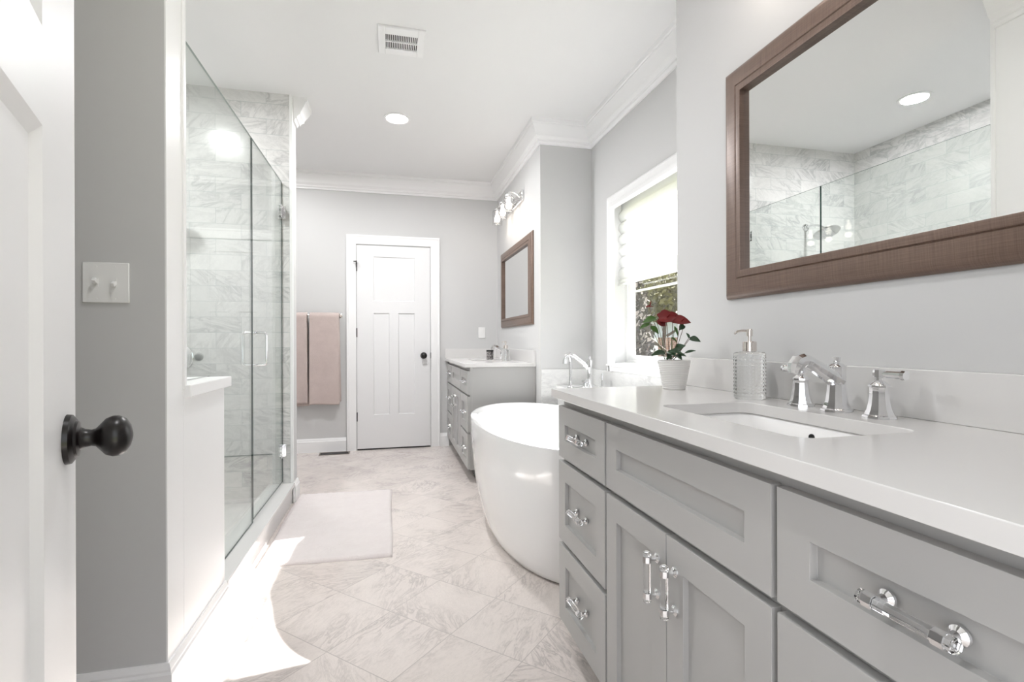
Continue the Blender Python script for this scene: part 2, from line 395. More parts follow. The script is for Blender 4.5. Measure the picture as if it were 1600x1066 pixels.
# roman shade
sh = empty('roman_shade', (1.56, (WY0 + WY1) / 2, 1.46), label='white translucent roman shade lowered over the top half of the window', cat='window shade')
b = MB(); y0, y1 = WY0 + .018, WY1 - .018; zt, zb = WZ1 - .03, 1.522
prof = []; nf = 6
prof.append((1.615, zt))
fh = (zt - .06 - zb) / nf
for k in range(nf):
    z0 = zt - .06 - k * fh
    for j in range(9):
        q = j / 8; prof.append((1.618 - .024 * sin(pi * q) ** .8 - (.006 if k == nf - 1 else 0), z0 - q * fh))
prof += [(1.593, zb - .004), (1.593, zb - .035)]
ny = 40; grid = []
for x, z in prof:
    grid.append([b.bm.verts.new((x + .0015 * sin(i * .8 + z * 9) - 1.56, y0 + (y1 - y0) * i / ny - sh.location.y, z - 1.46 - .006 * sin(pi * i / ny) * (1 if z < zt - .1 else 0))) for i in range(ny + 1)])
for a, c in zip(grid, grid[1:]):
    for i in range(ny): b.face([a[i], a[i + 1], c[i + 1], c[i]])
fo = b.build('fabric', 'shade_fabric', sh, smooth=60)
so = fo.modifiers.new('t', 'SOLIDIFY'); so.thickness = .0015
B('headrail', 'trim_white', (1.595 - 1.56, y0 - sh.location.y, zt - .001 - 1.46), (1.63 - 1.56, y1 - sh.location.y, zt + .016 - 1.46), sh, .002)
B('hem_bar', 'shade_fabric', (.026, y0 - sh.location.y, zb - .045 - 1.46), (.040, y1 - sh.location.y, zb - .033 - 1.46), sh, .002)

# ------------------------------------------------------------------ doors
def panel_face(b, W_, H_, T, panels, inset=.012, bev=.012, both=False):
    """slab in local x 0..W, z 0..H, thickness y 0..T with recessed panels on the y=0 face"""
    xs = sorted({0, W_, *[p[0] for p in panels], *[p[2] for p in panels]}); zs = sorted({0, H_, *[p[1] for p in panels], *[p[3] for p in panels]})
    bm = b.bm; V = {}
    def vv(x, y, z):
        k = (round(x, 5), round(y, 5), round(z, 5))
        if k not in V: V[k] = bm.verts.new(k)
        return V[k]
    def inside(x, z): return any(p[0] < x < p[2] and p[1] < z < p[3] for p in panels)
    for x0, x1 in zip(xs, xs[1:]):
        for z0, z1 in zip(zs, zs[1:]):
            if not inside((x0 + x1) / 2, (z0 + z1) / 2):
                b.face([vv(x0, 0, z0), vv(x1, 0, z0), vv(x1, 0, z1), vv(x0, 0, z1)])
                if both: b.face([vv(x0, T, z0), vv(x0, T, z1), vv(x1, T, z1), vv(x1, T, z0)])
    for (x0, z0, x1, z1) in panels:
        for y, s in (((0, 1),) + (((T, -1),) if both else ())):
            yi = y + s * inset
            o = [vv(x0, y, z0), vv(x1, y, z0), vv(x1, y, z1), vv(x0, y, z1)]
            # keep the outer ring tied to grid vertices on the edges
            def edge(a, c):
                pts = []
                if abs(a[0] - c[0]) < 1e-6: ks = [z for z in zs if min(a[1], c[1]) <= z <= max(a[1], c[1])]; pts = [(a[0], z) for z in (ks if a[1] < c[1] else ks[::-1])]
                else: ks = [x for x in xs if min(a[0], c[0]) <= x <= max(a[0], c[0])]; pts = [(x, a[1]) for x in (ks if a[0] < c[0] else ks[::-1])]
                return pts
            cs = [(x0, z0), (x1, z0), (x1, z1), (x0, z1)]; ics = [(x0 + bev, z0 + bev), (x1 - bev, z0 + bev), (x1 - bev, z1 - bev), (x0 + bev, z1 - bev)]
            inn = [vv(a, yi, c) for a, c in ics]
            for i in range(4):
                e = edge(cs[i], cs[(i + 1) % 4]); b.face([vv(a, y, c) for a, c in e] + [inn[(i + 1) % 4], inn[i]])
            b.face(inn)
    # sides and back
    def strip(pts0, pts1):
        for (a, c), (d, e) in zip(zip(pts0, pts0[1:]), zip(pts1, pts1[1:])): b.face([a, c, e, d])
    strip([vv(x, 0, 0) for x in xs], [vv(x, T, 0) for x in xs]); strip([vv(x, 0, H_) for x in xs], [vv(x, T, H_) for x in xs])
    strip([vv(0, 0, z) for z in zs], [vv(0, T, z) for z in zs]); strip([vv(W_, 0, z) for z in zs], [vv(W_, T, z) for z in zs])
    if not both:
        b.face([vv(x, T, 0) for x in xs] + [vv(W_, T, z) for z in zs[1:-1]] + [vv(x, T, H_) for x in xs[::-1]] + [vv(0, T, z) for z in zs[::-1][1:-1]])
    return b
knobprof = [(.0, 0), (.033, 0), (.034, .003), (.032, .007), (.026, .009), (.024, .013), (.016, .015), (.013, .02), (.0115, .027), (.013, .032), (.019, .037), (.026, .043), (.0295, .051), (.029, .059), (.024, .067), (.015, .072), (.004, .0745)]
# far door in the back wall (closed)
d1 = empty('door_1', (-.328, YB, 0)); d1['kind'] = 'structure'
DW = .721; DH = 2.035
panels = [(.157, 1.478, .567, 1.925), (.157, .335, .314, 1.358), (.401, .335, .565, 1.358)]
b = panel_face(MB(), DW, DH, .03, panels, .009, .006)
slab = b.build('door_slab', 'door_white', d1, smooth=30, loc=(0, -.014, .014))
MB().lathe(knobprof, axis='y', M=Matrix.Rotation(pi, 4, 'Z')).build('door_knob', 'oil_bronze', d1, loc=(.655, -.014, .94))
for z in (1.79, 1.13, .29): MB().box((-.006, -.02, z), (.003, -.012, z + .09)).build('hinge', 'black_metal', d1, label='black hinge')
MB().box((-.03, -.046, 1.878), (-.001, -.04, 1.886)).box((-.006, -.05, 1.85), (.0, -.02, 1.89)).build('hinge_pin_stop', 'black_metal', d1)
B('strike_plate', 'black_metal', (DW + .004, -.018, .91), (DW + .008, -.010, .97), d1)
# casing around it
cf = [(0, 0), (0, .016), (.008, .018), (.07, .018), (.078, .022), (.092, .022), (.092, 0)]
cas = MB().sweep([(-.335, YB, 0), (-.335, YB, 2.06), (.40, YB, 2.06), (.40, YB, 0)], cf, (0, -1, 0)).build('trim_10', 'trim_white', kind='structure', smooth=14)
B('door_bottom_gap', 'dark_hole', (0, -.012, .001), (DW, .0, .013), d1)
# near door, open towards the camera: hinge near, free edge far
dd = Vector((-.316, .949, 0)).normalized(); nn_ = Vector((.949, .316, 0)).normalized()
fe = Vector((-.46, .883, 0)); DWn = .762; hp = fe - dd * DWn
d2_ = empty('door_2', (hp.x, hp.y, 0)); d2_['kind'] = 'structure'
# local x = along door, local y = -normal (thickness behind face)
d2_.matrix_world = Matrix(((dd.x, -nn_.x, 0, hp.x), (dd.y, -nn_.y, 0, hp.y), (0, 0, 1, 0), (0, 0, 0, 1)))
pn = [(.175, 1.446, DWn - .181, 1.93), (.175, .30, .335, 1.328), (.425, .30, DWn - .181, 1.328)]
b = panel_face(MB(), DWn, 2.04, .035, pn, .009, .018, both=True)
b.build('door_slab', 'door_white', d2_, smooth=0, loc=(0, 0, .012))
kn = MB().lathe(knobprof, axis='y', M=Matrix.Rotation(pi, 4, 'Z'), n=40).lathe([(0, 0), (.035, 0), (.034, .006), (.028, .010), (0, .0101)], axis='y', M=Matrix.Rotation(pi, 4, 'Z'), n=40)
kn.build('door_knob', 'oil_bronze', d2_, loc=(DWn - .058, 0, .945))
MB().lathe(knobprof, axis='y', n=40).build('door_knob', 'oil_bronze', d2_, loc=(DWn - .058, .035, .945))
B('latch_plate', 'black_metal', (DWn, .006, .915), (DWn + .0015, .03, .975), d2_)

# ------------------------------------------------------------------ shower glass
def glasspane(name, lo, hi, **kw):
    b = MB().box(lo, hi); o = b.build(name, ['shower_glass', 'glass_edge', 'glass_edge_top'], smooth=0, **kw)
    for p in o.data.polygons:
        if abs(p.normal.x) < .5: p.material_index = 2 if p.normal.z > .5 else 1
    return o
GZ = 2.152; YG = 2.866
fp = empty('fixed_glass_panel', (XG, 2.3, .137), label='fixed clear glass panel notched over the half wall beside the switch wall', cat='shower glass')
# notched panel: profile in (y,z)
poly = [(1.816, .947), (2.224, .947), (2.224, .137), (YG, .137), (YG, GZ), (1.816, GZ)]
b = MB(); b.prism([(y - 2.3, z - .137) for y, z in poly], -.004, .004, 'x'); g = b.build('pane', ['shower_glass', 'glass_edge', 'glass_edge_top'], fp, smooth=0)
for p in g.data.polygons:
    if abs(p.normal.x) < .5: p.material_index = 2 if p.normal.z > .5 else 1
gd = empty('glass_shower_door', (XG, YT, .15), label='frameless clear glass shower door with loop handle hinged on the marble wall', cat='shower door')
b = MB().box((-.004, YG + .006 - YT, 0), (.004, -.008, GZ - .15)); g = b.build('pane', ['shower_glass', 'glass_edge', 'glass_edge_top'], gd, smooth=0)
for p in g.data.polygons:
    if abs(p.normal.x) < .5: p.material_index = 2 if p.normal.z > .5 else 1
for z in (1.757, .165):
    b = MB()
    for s in (-1, 1): b.box((s * .0075 - .0022, -.06, z), (s * .0075 + .0022, -.012, z + .085))
    b.box((-.016, -.012, z + .0), (.016, -.004, z + .085)); b.box((-.024, -.005, z), (.024, 0, z + .085))
    for zz in (.02, .065): b.lathe([(.005, -.012), (.005, .012)], c=(0, -.045, z + zz), axis='x', n=12)
    b.build('hinge', 'chrome', gd, .0012)
# double loop pull through the glass
hy = YG + .05 - YT; b = MB()
for s in (-1, 1):
    pts = [(s * .004, hy, .81)]
    for k in range(7): a = pi / 2 * k / 6; pts.append((s * (.042 + .018 * sin(a)), hy, .81 + .018 * (1 - cos(a))))
    for k in range(7): a = pi / 2 * k / 6; pts.append((s * (.042 + .018 * cos(a)), hy, .965 + .018 * sin(a) + .0))
    pts.append((s * .004, hy, .983)); b.tube(pts, .0065, 14)
for z in (.81, .983): b.lathe([(.011, -.009), (.011, .009)], c=(0, hy, z), axis='x', n=18)
b.build('pull_handle', 'chrome', gd)

# shower fittings on the marble back wall
sx = -1.305
hd = empty('rain_shower', (sx, YT, 2.06), label='large round chrome shower head on a bent arm above the shower valves', cat='shower head')
MB().lathe([(0, 0), (.032, 0), (.03, -.008), (.016, -.014), (.0, -.0142)], axis='y').build('flange', 'chrome', hd)
MB().tube([(0, -.005, 0), (0, -.06, .004), (0, -.12, -.005), (0, -.17, -.03), (0, -.2, -.06)], .0095).build('arm', 'chrome', hd)
Mh = Matrix.Translation((0, -.215, -.085)) @ Matrix.Rotation(R(-22), 4, 'X')
MB().lathe([(.0, -.012), (.095, -.012), (.102, -.006), (.10, .0), (.07, .012), (.03, .022), (.016, .03), (.014, .045), (0, .046)], n=40, M=Mh).build('spray_plate', 'chrome', hd)
def valve(z, rr, lab, lever):
    v = empty('shower_valve', (sx - .02, YT, z), label=lab, cat='shower valve')
    MB().lathe([(0, 0), (rr, 0), (rr, -.005), (rr * .86, -.010), (rr * .5, -.012), (.028, -.02), (.025, -.045), (.0, -.046)], axis='y', n=40).build('escutcheon', 'chrome', v)
    MB().tube([(0, -.04, 0), (0, -.06, 0)], .017).tube([(0, -.055, 0), (lever[0], -.065, lever[1])], [.009, .006]).build('lever', 'chrome', v)
valve(.985, .088, 'larger lower round chrome shower valve with lever on the marble wall', (.03, -.04))
valve(1.205, .05, 'smaller upper round chrome shower diverter on the marble wall', (.02, .03))
MB().lathe([(0, 0), (.026, 0), (.026, -.002), (.024, -.003), (0, -.0031)], axis='y', n=28, c=(0, 0, 0)).build('wall_outlet_cover', 'shower_gray', loc=(-1.205, YT, .99), label='small flat grey round cover on the marble wall beside the larger valve', cat='shower fitting')

# ------------------------------------------------------------------ cabinets
def shaker(b, w, h, T, fr):
    panel_face(b, w, h, T, [(fr, fr, w - fr, h - fr)], .0125, .001); return b
def pull(parent, at, vertical, L=.108, sp=.080):
    """acrylic bar with chrome posts and caps; parent-local, front face at x = at.x, projecting to -x"""
    b = MB(); x, y, z = at
    ax = Vector((0, 0, 1)) if vertical else Vector((0, 1, 0))
    rot = Matrix.Translation(at) @ (Matrix.Identity(4) if not vertical else Matrix.Rotation(pi / 2, 4, 'X'))
    for s in (-1, 1):
        b.mi = 0
        b.lathe([(.0, 0), (.0115, 0), (.011, -.003), (.006, -.007), (.0048, -.012), (.0048, -.025), (.0, -.026)], axis='x', n=18, M=rot, c=(0, s * sp / 2, 0))
        b.lathe([(.0102, -.0065), (.0102, .0065)], axis='y', n=8, M=rot, c=(-.026, s * sp / 2, 0))
        b.mi = 1
        b.lathe([(.0088, 0), (.0092, s * .007), (.0060, s * .0095)], axis='y', n=8, M=rot, c=(-.026, s * (sp / 2 + .007), 0))
    b.mi = 1
    b.lathe([(.0080, -sp / 2 + .007), (.0080, sp / 2 - .007)], axis='y', n=8, M=rot, c=(-.026, 0, 0))
    return b.build('handle', ['chrome', 'acrylic_clear'], parent, smooth=25, label='clear acrylic and chrome pull')
def vanity(name, label, x0, y0, y1, xb, dwr):
    """front faces at x0 (facing -x), from y0 to y1, wall at xb"""
    yc = (y0 + y1) / 2; Wd = y1 - y0
    root = empty(name, (x0 + .02, yc, 0), label=label, cat='vanity cabinet')
    bx = 0.0; D = xb - x0 - .02
    b = MB(); q = Wd / 2 - .001
    b.box((0, -q, .10), (.02, q, .883)).box((D - .006, -q, .10), (D, q, .883)).box((.02, -q, .10), (D - .006, -q + .018, .883)).box((.02, q - .018, .10), (D - .006, q, .883)).box((.02, -q + .018, .10), (D - .006, q - .018, .118))
    b.build('cabinet_body', 'cabinet_gray', root, .001)
    B('toe_kick', 'toe_dark', (.065, -Wd / 2 + .02, 0), (D - .02, Wd / 2 - .02, .10), root)
    dw = .393; g = .012
    def front(nm, ya, yb, z0, z1, fr):
        e = MB(); shaker(e, yb - ya, z1 - z0, .0195, fr)
        # local: x along -y world ... rotate so that face looks to -x
        bmesh.ops.transform(e.bm, matrix=Matrix.Translation((-.02, yb, z0)) @ Matrix.Rotation(-pi / 2, 4, 'Z'), verts=e.bm.verts[:])
        return e.build(nm, 'cabinet_gray', root, .0006, smooth=30)
    zd = [(.677, .855), (.387, .661), (.105, .370)]
    for sgn in (-1, 1):
        ya, yb = (-Wd / 2 + .002, -Wd / 2 + dwr) if sgn < 0 else (Wd / 2 - dw, Wd / 2 - .002)
        for z0, z1 in zd:
            f = front('drawer', ya, yb, z0, z1, .062 if z1 - z0 < .2 else .064)
            pull(f, Vector((-.011, (ya + yb) / 2, (z0 + z1) / 2)), False)
    a1 = Wd / 2 - dw - g; a0 = -Wd / 2 + dwr + g; am = (a0 + a1) / 2
    front('false_front', a0, a1, .677, .855, .062)
    for sgn in (-1, 1):
        f = front('door', *((a0, am - .0015) if sgn < 0 else (am + .0015, a1)), .105, .661, .062)
        pull(f, Vector((-.02, am + sgn * .036, .555)), True)
    return root
vanity('vanity_cabinet', 'large grey shaker vanity cabinet in the foreground under the quartz counter', .578, .233, 1.690, XR - .002, .422)
vanity('vanity_cabinet', 'grey shaker vanity cabinet at the far end beside the back door wall', .566, 3.786, 5.214, XR + .002, .393)

def counter(label, x0, x1, y0, y1, z0, z1, sink, splash, ends, slab_back):
    sx0, sx1, sy0, sy1, rad = sink
    root = empty('countertop', (x0, (y0 + y1) / 2, z0), label=label, cat='countertop')
    b = MB(); oy = (y0 + y1) / 2
    def rr(x0, x1, y0, y1, r, n=8):
        P = []
        for cx, cy, a0 in ((x1 - r, y1 - r, 0), (x0 + r, y1 - r, 90), (x0 + r, y0 + r, 180), (x1 - r, y0 + r, 270)):
            for k in range(n + 1): a = R(a0 + 90 * k / n); P.append((cx + r * cos(a), cy + r * sin(a)))
        return P
    inner = rr(sx0, sx1, sy0, sy1, rad); N = len(inner)
    # outer ring with one point per inner point, corners square
    outer = []
    for k in range(N):
        q, j = divmod(k, 9)
        cx, cy = ((x1, y1), (x0, y1), (x0, y0), (x1, y0))[q]
        ix, iy = inner[k]
        if j == 4: outer.append((cx, cy))
        elif j < 4: outer.append((cx, cy) if False else ((cx, iy) if q in (0, 2) else (ix, cy)))
        else: outer.append((ix, cy) if q in (0, 2) else (cx, iy))
    T = [b.bm.verts.new((p[0] - x0, p[1] - oy, z1 - z0)) for p in outer]; Bt = [b.bm.verts.new((p[0] - x0, p[1] - oy, 0)) for p in outer]
    Ti = [b.bm.verts.new((p[0] - x0, p[1] - oy, z1 - z0)) for p in inner]; Bi = [b.bm.verts.new((p[0] - x0, p[1] - oy, 0)) for p in inner]
    b.bridge(T, Bt); b.bridge(T, Ti); b.bridge(Ti, Bi); b.bridge(Bt, Bi)
    bmesh.ops.remove_doubles(b.bm, verts=b.bm.verts[:], dist=1e-5)
    b.build('slab', 'quartz', root, .0018, smooth=30)
    s = B('backsplash', 'quartz', (x1 - .02 - x0, y0 - oy, z1 - z0), (x1 - x0, y1 - oy, splash - z0), root, .0015)
    if ends: B('side_splash', 'quartz', (.0, y1 - .02 - oy, z1 - z0), (x1 - .02 - x0, y1 - oy, splash - z0), root, .0015)
    return root, rr
ZC = .913
_, rr = counter('long white quartz countertop in the foreground with undermount sink cutout', .552, XR - .001, .18, 1.693, ZC - .029, ZC, (.680, .945, .712, 1.182, .035), 1.018, False, True)
counter('white quartz countertop of the far vanity beside the back wall', .545, XR + .003, 3.776, YB - .001, ZC - .029, ZC, (.70, .95, 4.28, 4.72, .035), 1.01, True, True)
def sink(label, sx0, sx1, sy0, sy1):
    cx, cy = (sx0 + sx1) / 2, (sy0 + sy1) / 2
    root = empty('undermount_sink', (cx, cy, ZC - .165), label=label, cat='sink')
    b = MB(); rings = []
    w, l = (sx1 - sx0) / 2, (sy1 - sy0) / 2
    for z, k, r in ((ZC - .03, .014, .04), (ZC - .04, .005, .04), (ZC - .10, -.002, .05), (ZC - .145, -.012, .06), (ZC - .158, -.04, .07), (ZC - .162, -.10, .03)):
        rings.append(b.ring([(p[0], p[1], z - ZC + .165) for p in rr(-w - k, w + k, -l - k, l + k, r, 6)]))
    for a, c in zip(rings, rings[1:]): b.bridge(a, c)
    b.face(rings[-1])
    o = b.build('basin', 'ceramic', root, smooth=60); o.modifiers.new('t', 'SOLIDIFY').thickness = .006; o.modifiers['t'].offset = -1
    MB().lathe([(0, 0), (.022, 0), (.022, .003), (.016, .004), (0, .0035)]).build('drain', 'chrome', root, loc=(0, 0, .0035))
    MB().lathe([(0, 0), (.0085, 0), (.0085, .004), (0, .0041)], axis='x').build('overflow_hole', 'dark_hole', root, loc=(w - .004, .012, .108))
    return root
sink('white undermount sink basin sunk in the foreground quartz countertop', .680, .945, .712, 1.182)
sink('white undermount sink basin in the far vanity countertop', .70, .95, 4.28, 4.72)

# faucet
def faucet(label, x, y):
    root = empty('faucet', (x, y, ZC), label=label, cat='faucet')
    base = [(0, 0), (.034, 0), (.034, .003), (.033, .006), (.029, .008), (.0285, .011), (.025, .018), (.0225, .03), (.0205, .045), (.0195, .06), (.0195, .066)]
    hex_ = lambda a, h: 0
    b = MB(); b.lathe(base + [(.0205, .095), (.021, .103), (.021, .106), (.014, .112), (.008, .114), (.006, .117), (.0085, .119), (.009, .128), (.0, .129)], n=10)
    # arm: tapered sloping beam to the drooping tip
    prof = [((.004, 0, .072), .0215), ((-.03, 0, .09), .0175), ((-.06, 0, .107), .0155), ((-.083, 0, .119), .015), ((-.096, 0, .122), .016), ((-.108, 0, .118), .0175), ((-.116, 0, .108), .018), ((-.119, 0, .099), .014), ((-.120, 0, .092), .012)]
    b.tube([p for p, _ in prof], [r for _, r in prof], 10)
    b.build('spout', 'chrome', root, smooth=28)
    for s in (-1, 1):
        yy = s * .106
        h = MB().lathe([(0, 0), (.032, 0), (.032, .003), (.031, .006), (.0275, .008), (.027, .011), (.0235, .018), (.0205, .032), (.0185, .048), (.018, .063), (.0185, .066), (.021, .067), (.021, .071), (.013, .078), (.009, .081), (.008, .086), (.0125, .088), (.0125, .101), (.011, .104), (0, .105)], n=10).build('handle', 'chrome', root, smooth=28, loc=(0, yy, 0))
        MB().tube([(0, 0, .095), (0, s * .016, .095), (0, s * .018, .095), (0, s * .05, .0945), (0, s * .051, .0945), (0, s * .058, .0943)], [.006, .006, .0078, .0082, .0105, .0095], 10).build('lever', 'chrome', h, smooth=28)
    return root
faucet('chrome widespread faucet with two lever handles on the foreground countertop', 1.02, .966)
faucet('small chrome faucet behind the patterned cup on the far countertop', 1.022, 4.50)

# soap dispensers
def soap(label, x, y, ribbed, r=.038, h=.118):
    root = empty('soap_dispenser', (x, y, ZC), label=label, cat='soap dispenser')
    if ribbed: fl = lambda a, z: .045 * abs(sin(9 * a)) * abs(sin(z * pi / .0105)) if .012 < z < h - .012 else .02 * abs(sin(18 * a))
    else: fl = None
    prof = [(0, 0), (r * .93, 0), (r, .004)] + [(r, .008 + (h - .016) * k / 60) for k in range(61)] + [(r, h - .004), (r * .92, h), (r * .5, h + .002), (.0, h + .0022)]
    MB().lathe(prof, n=72, flute=fl).build('bottle', 'clear_glass', root, smooth=60)
    MB().lathe([(0, 0), (.019, 0), (.019, .026), (.017, .028), (.006, .0285), (.005, .034), (.0048, .05), (0, .0505)], n=28).build('collar', 'nickel_warm', root, loc=(0, 0, h + .003), smooth=30)
    M = Matrix.Translation((0, 0, h + .058)) @ Matrix.Rotation(R(105), 4, 'Z')
    b = MB().lathe([(0, 0), (.0085, 0), (.0085, .019), (.007, .021), (0, .0212)], n=20).tube([M.inverted() @ M @ Vector(p) for p in [(0, 0, .015), (-.012, .012, .0165), (-.020, .024, .0155), (-.024, .03, .011), (-.025, .032, .007)]], .0035, 8)
    b.build('pump_head', 'nickel_warm', root, loc=(0, 0, h + .046), smooth=30)
soap('hobnail clear glass soap dispenser with nickel pump on the foreground countertop', 1.012, 1.25, True, .042, .134)
soap('slim clear glass soap dispenser on the far vanity countertop', .96, 4.2, False, .034, .105)
cup = empty('toothbrush_holder', (.90, 4.60, ZC), label='small black and white patterned cup with dark rim on the far countertop', cat='cup')
MB().lathe([(0, 0), (.031, 0), (.032, .003), (.032, .075), (.028, .078), (.026, .074)], n=32, cap1=False).build('body', 'cup_pattern', cup, smooth=40)
MB().lathe([(.0335, 0), (.0335, .014), (.027, .015), (.026, .0), (.0335, 0)], n=32, cap0=False, cap1=False).build('rim', 'dark_hole', cup, loc=(0, 0, .075), label='dark rim')

# ------------------------------------------------------------------ mirrors
def mirror(label, y0, y1, z0, z1, xb, yawdeg=0):
    yc, zc = (y0 + y1) / 2, (z0 + z1) / 2
    root = empty('framed_mirror', (xb, yc, z0), label=label, cat='mirror')
    w = .088
    prof = [(0, 0), (0, .006), (.004, .012), (.012, .019), (.022, .022), (.062, .0245), (.065, .021), (.068, .0245), (.084, .027), (w, .026), (w, .0)]
    # inward side: travel so that N x d points into the opening; N = -x
    pth = [(0, y0 - yc, 0), (0, y0 - yc, z1 - z0), (0, y1 - yc, z1 - z0), (0, y1 - yc, 0)]
    MB().sweep(pth, prof, (-1, 0, 0), True).build('frame', 'frame_bronze', root, smooth=25)
    B('mirror_glass', 'mirror_silver', (-.008, y0 - yc + w - .004, w - .004), (-.002, y1 - yc - w + .004, z1 - z0 - w + .004), root)
    return root
mirror('large bronze framed mirror on the wall above the foreground vanity', .31, 1.462, 1.217, 1.966, XR - .001)
mirror('smaller looking bronze framed mirror on the wall above the far vanity', 3.83, 4.985, 1.217, 1.968, XR + .003)

# vanity lights
def vlight(label, y, z, xb, n=3, sp=.2):
    root = empty('vanity_light', (xb, y, z), label=label, cat='wall light')
    Lb = sp * (n - 1) + .16
    B('backplate', 'chrome', (-.02, -Lb / 2, -.045), (0, Lb / 2, .045), root, .006, seg=3)
    for i in range(n):
        yy = (i - (n - 1) / 2) * sp
        a = MB().tube([(-.015, yy, .0), (-.05, yy, .03), (-.085, yy, .045), (-.11, yy, .035), (-.115, yy, .012)], .007, 12).lathe([(0, .015), (.03, .013), (.032, .0), (.026, -.012), (0, -.0125)], c=(-.115, yy, 0), n=24)
        a.build('arm', 'chrome', root)
        g = MB().lathe([(.03, .0), (.046, -.006), (.048, -.02), (.048, -.14), (.0455, -.14), (.0455, -.02), (.043, -.009), (.028, -.003)], c=(-.115, yy, 0), n=32, cap0=False, cap1=False).build('glass_shade', 'shade_glass', root)
        MB().lathe([(0, -.013), (.012, -.014), (.012, -.035), (.02, -.055), (.027, -.075), (.027, -.09), (.018, -.105), (0, -.11)], c=(-.115, yy, 0), n=20).build('bulb', 'bulb_glow', root, label='glowing warm bulb')
        L = bpy.data.lights.new('vanity_bulb', 'POINT'); L.energy = .6; L.color = (1, .88, .76); L.shadow_soft_size = .03
        lo = bpy.data.objects.new('vanity_bulb_lamp', L); COL.objects.link(lo); lo.location = (xb - .115, y + yy, z - .16)
vlight('chrome and clear glass light fixture above the far bronze framed mirror', 4.45, 2.335, XR + .004, 3, .24)
vlight('chrome and clear glass light fixture above the large foreground mirror', .93, 2.36, XR, 4, .2)

# recessed lights, and added fill lights built the same way
def downlight(label, x, y, e):
    root = empty('recessed_light', (x, y, H), label=label, cat='ceiling light')
    MB().lathe([(.078, 0), (.098, -.001), (.098, -.005), (.082, -.007), (.076, .0)], n=40, cap0=False, cap1=False).build('trim_ring', 'trim_white', root)
    MB().lathe([(0, -.002), (.078, -.002)], n=40, cap0=False, cap1=False).build('lens', 'downlight_glow', root)
    L = bpy.data.lights.new('downlight', 'AREA'); L.shape = 'DISK'; L.size = .15; L.energy = e; L.color = (.985, .985, 1); L.spread = R(175)
    lo = bpy.data.objects.new('downlight_lamp', L); COL.objects.link(lo); lo.location = (x, y, H - .01)
downlight('glowing round recessed ceiling light near the back of the room', .05, 3.82, 29)
downlight('added fill light built as a round recessed light in the back left corner, behind the marble shower wall', -1.0, 4.45, 11)  # unseen lamp added to brighten the back wall and door
downlight('glowing round recessed ceiling light inside the shower', -1.31, 2.69, 27)
downlight('added fill light built as a round recessed light over the entry, near the doorway', .0, .95, 9)  # added out of view to light the near end; no known fixture


# exhaust vent
ev = empty('exhaust_vent', (.062, 2.83, H), label='white ceiling vent grille with dark slots above the tub aisle', cat='vent')
b = MB(); hw, hh = .125, .125; ix, iy0, iy1 = .087, -.062, .072
b.box((-hw, -hh, -.012), (-ix, hh, 0)).box((ix, -hh, -.012), (hw, hh, 0)).box((-ix, -hh, -.012), (ix, iy0, 0)).box((-ix, iy1, -.012), (ix, hh, 0))
b.build('vent_frame', 'trim_white', ev, .003)
b = MB(); n = 18
for i in range(n + 1): x = -ix + 2 * ix * i / n; b.box((x - .0021, iy0, -.0115), (x + .0021, iy1, -.009))
b.box((-ix, .000, -.012), (ix, .006, -.003)); b.build('grille', 'trim_white', ev)
B('vent_cavity', 'dark_hole', (-ix, iy0, -.003), (ix, iy1, -.0005), ev)
# floor register
fr_ = empty('floor_register', (-.535, 5.125, 0), label='small dark brown floor register in front of the back baseboard', cat='floor vent')
b = MB(); b.box((-.14, -.055, 0), (-.128, .055, .004)).box((.128, -.055, 0), (.14, .055, .004)).box((-.128, -.055, 0), (.128, -.045, .004)).box((-.128, .045, 0), (.128, .055, .004))
b.build('register_frame', 'vent_metal', fr_)
b = MB()
for i in range(20): x = -.125 + i * .0132; b.box((x - .002, -.045, .001), (x + .002, .045, .0035))
b.box((-.128, -.002, .001), (.128, .002, .0036)); b.build('louvre', 'black_metal', fr_)
B('register_well', 'dark_hole', (-.128, -.045, .0001), (.128, .045, .0012), fr_)

# switch plates
def plate(name, label, loc, rz, w, h, gang, cat):
    root = empty(name, loc, rz, label=label, cat=cat)
    B('cover_plate', 'plate_plastic', (-w / 2, -.006, -h / 2), (w / 2, 0, h / 2), root, .002)
    for i in range(gang):
        x = (i - (gang - 1) / 2) * .046
        if name == 'light_switch':
            s_ = MB().box((x - .005, -.0068, -.012), (x + .005, -.006, .012)).build('toggle_slot', 'plate_plastic', root)
            M = Matrix.Translation((x, -.006, 0)) @ Matrix.Rotation(R(-28 if i == 0 else 28), 4, 'X')
            MB().box((-.0044, -.017, -.0055), (.0044, 0, .0055), M).build('toggle', 'plate_plastic', root, .001)
        else:
            for s in (-1, 1): B('socket', 'plate_plastic', (x - .015, -.0075, s * .02 - .013), (x + .015, -.006, s * .02 + .013), root, .002)
        for s in (-1, 1): MB().lathe([(0, 0), (.0025, 0), (.0025, -.001), (0, -.0011)], axis='y', c=(x, -.006, s * h * .4), n=10).build('screw', 'plate_plastic', root)
plate('light_switch', 'white two-gang toggle light switch on the grey wall by the open door', (-.797, YS, 1.254), 0, .116, .116, 2, 'light switch')
plate('power_outlet', 'white outlet plate on the back wall above the far countertop', (.935, YB, 1.176), 0, .072, .115, 1, 'outlet')

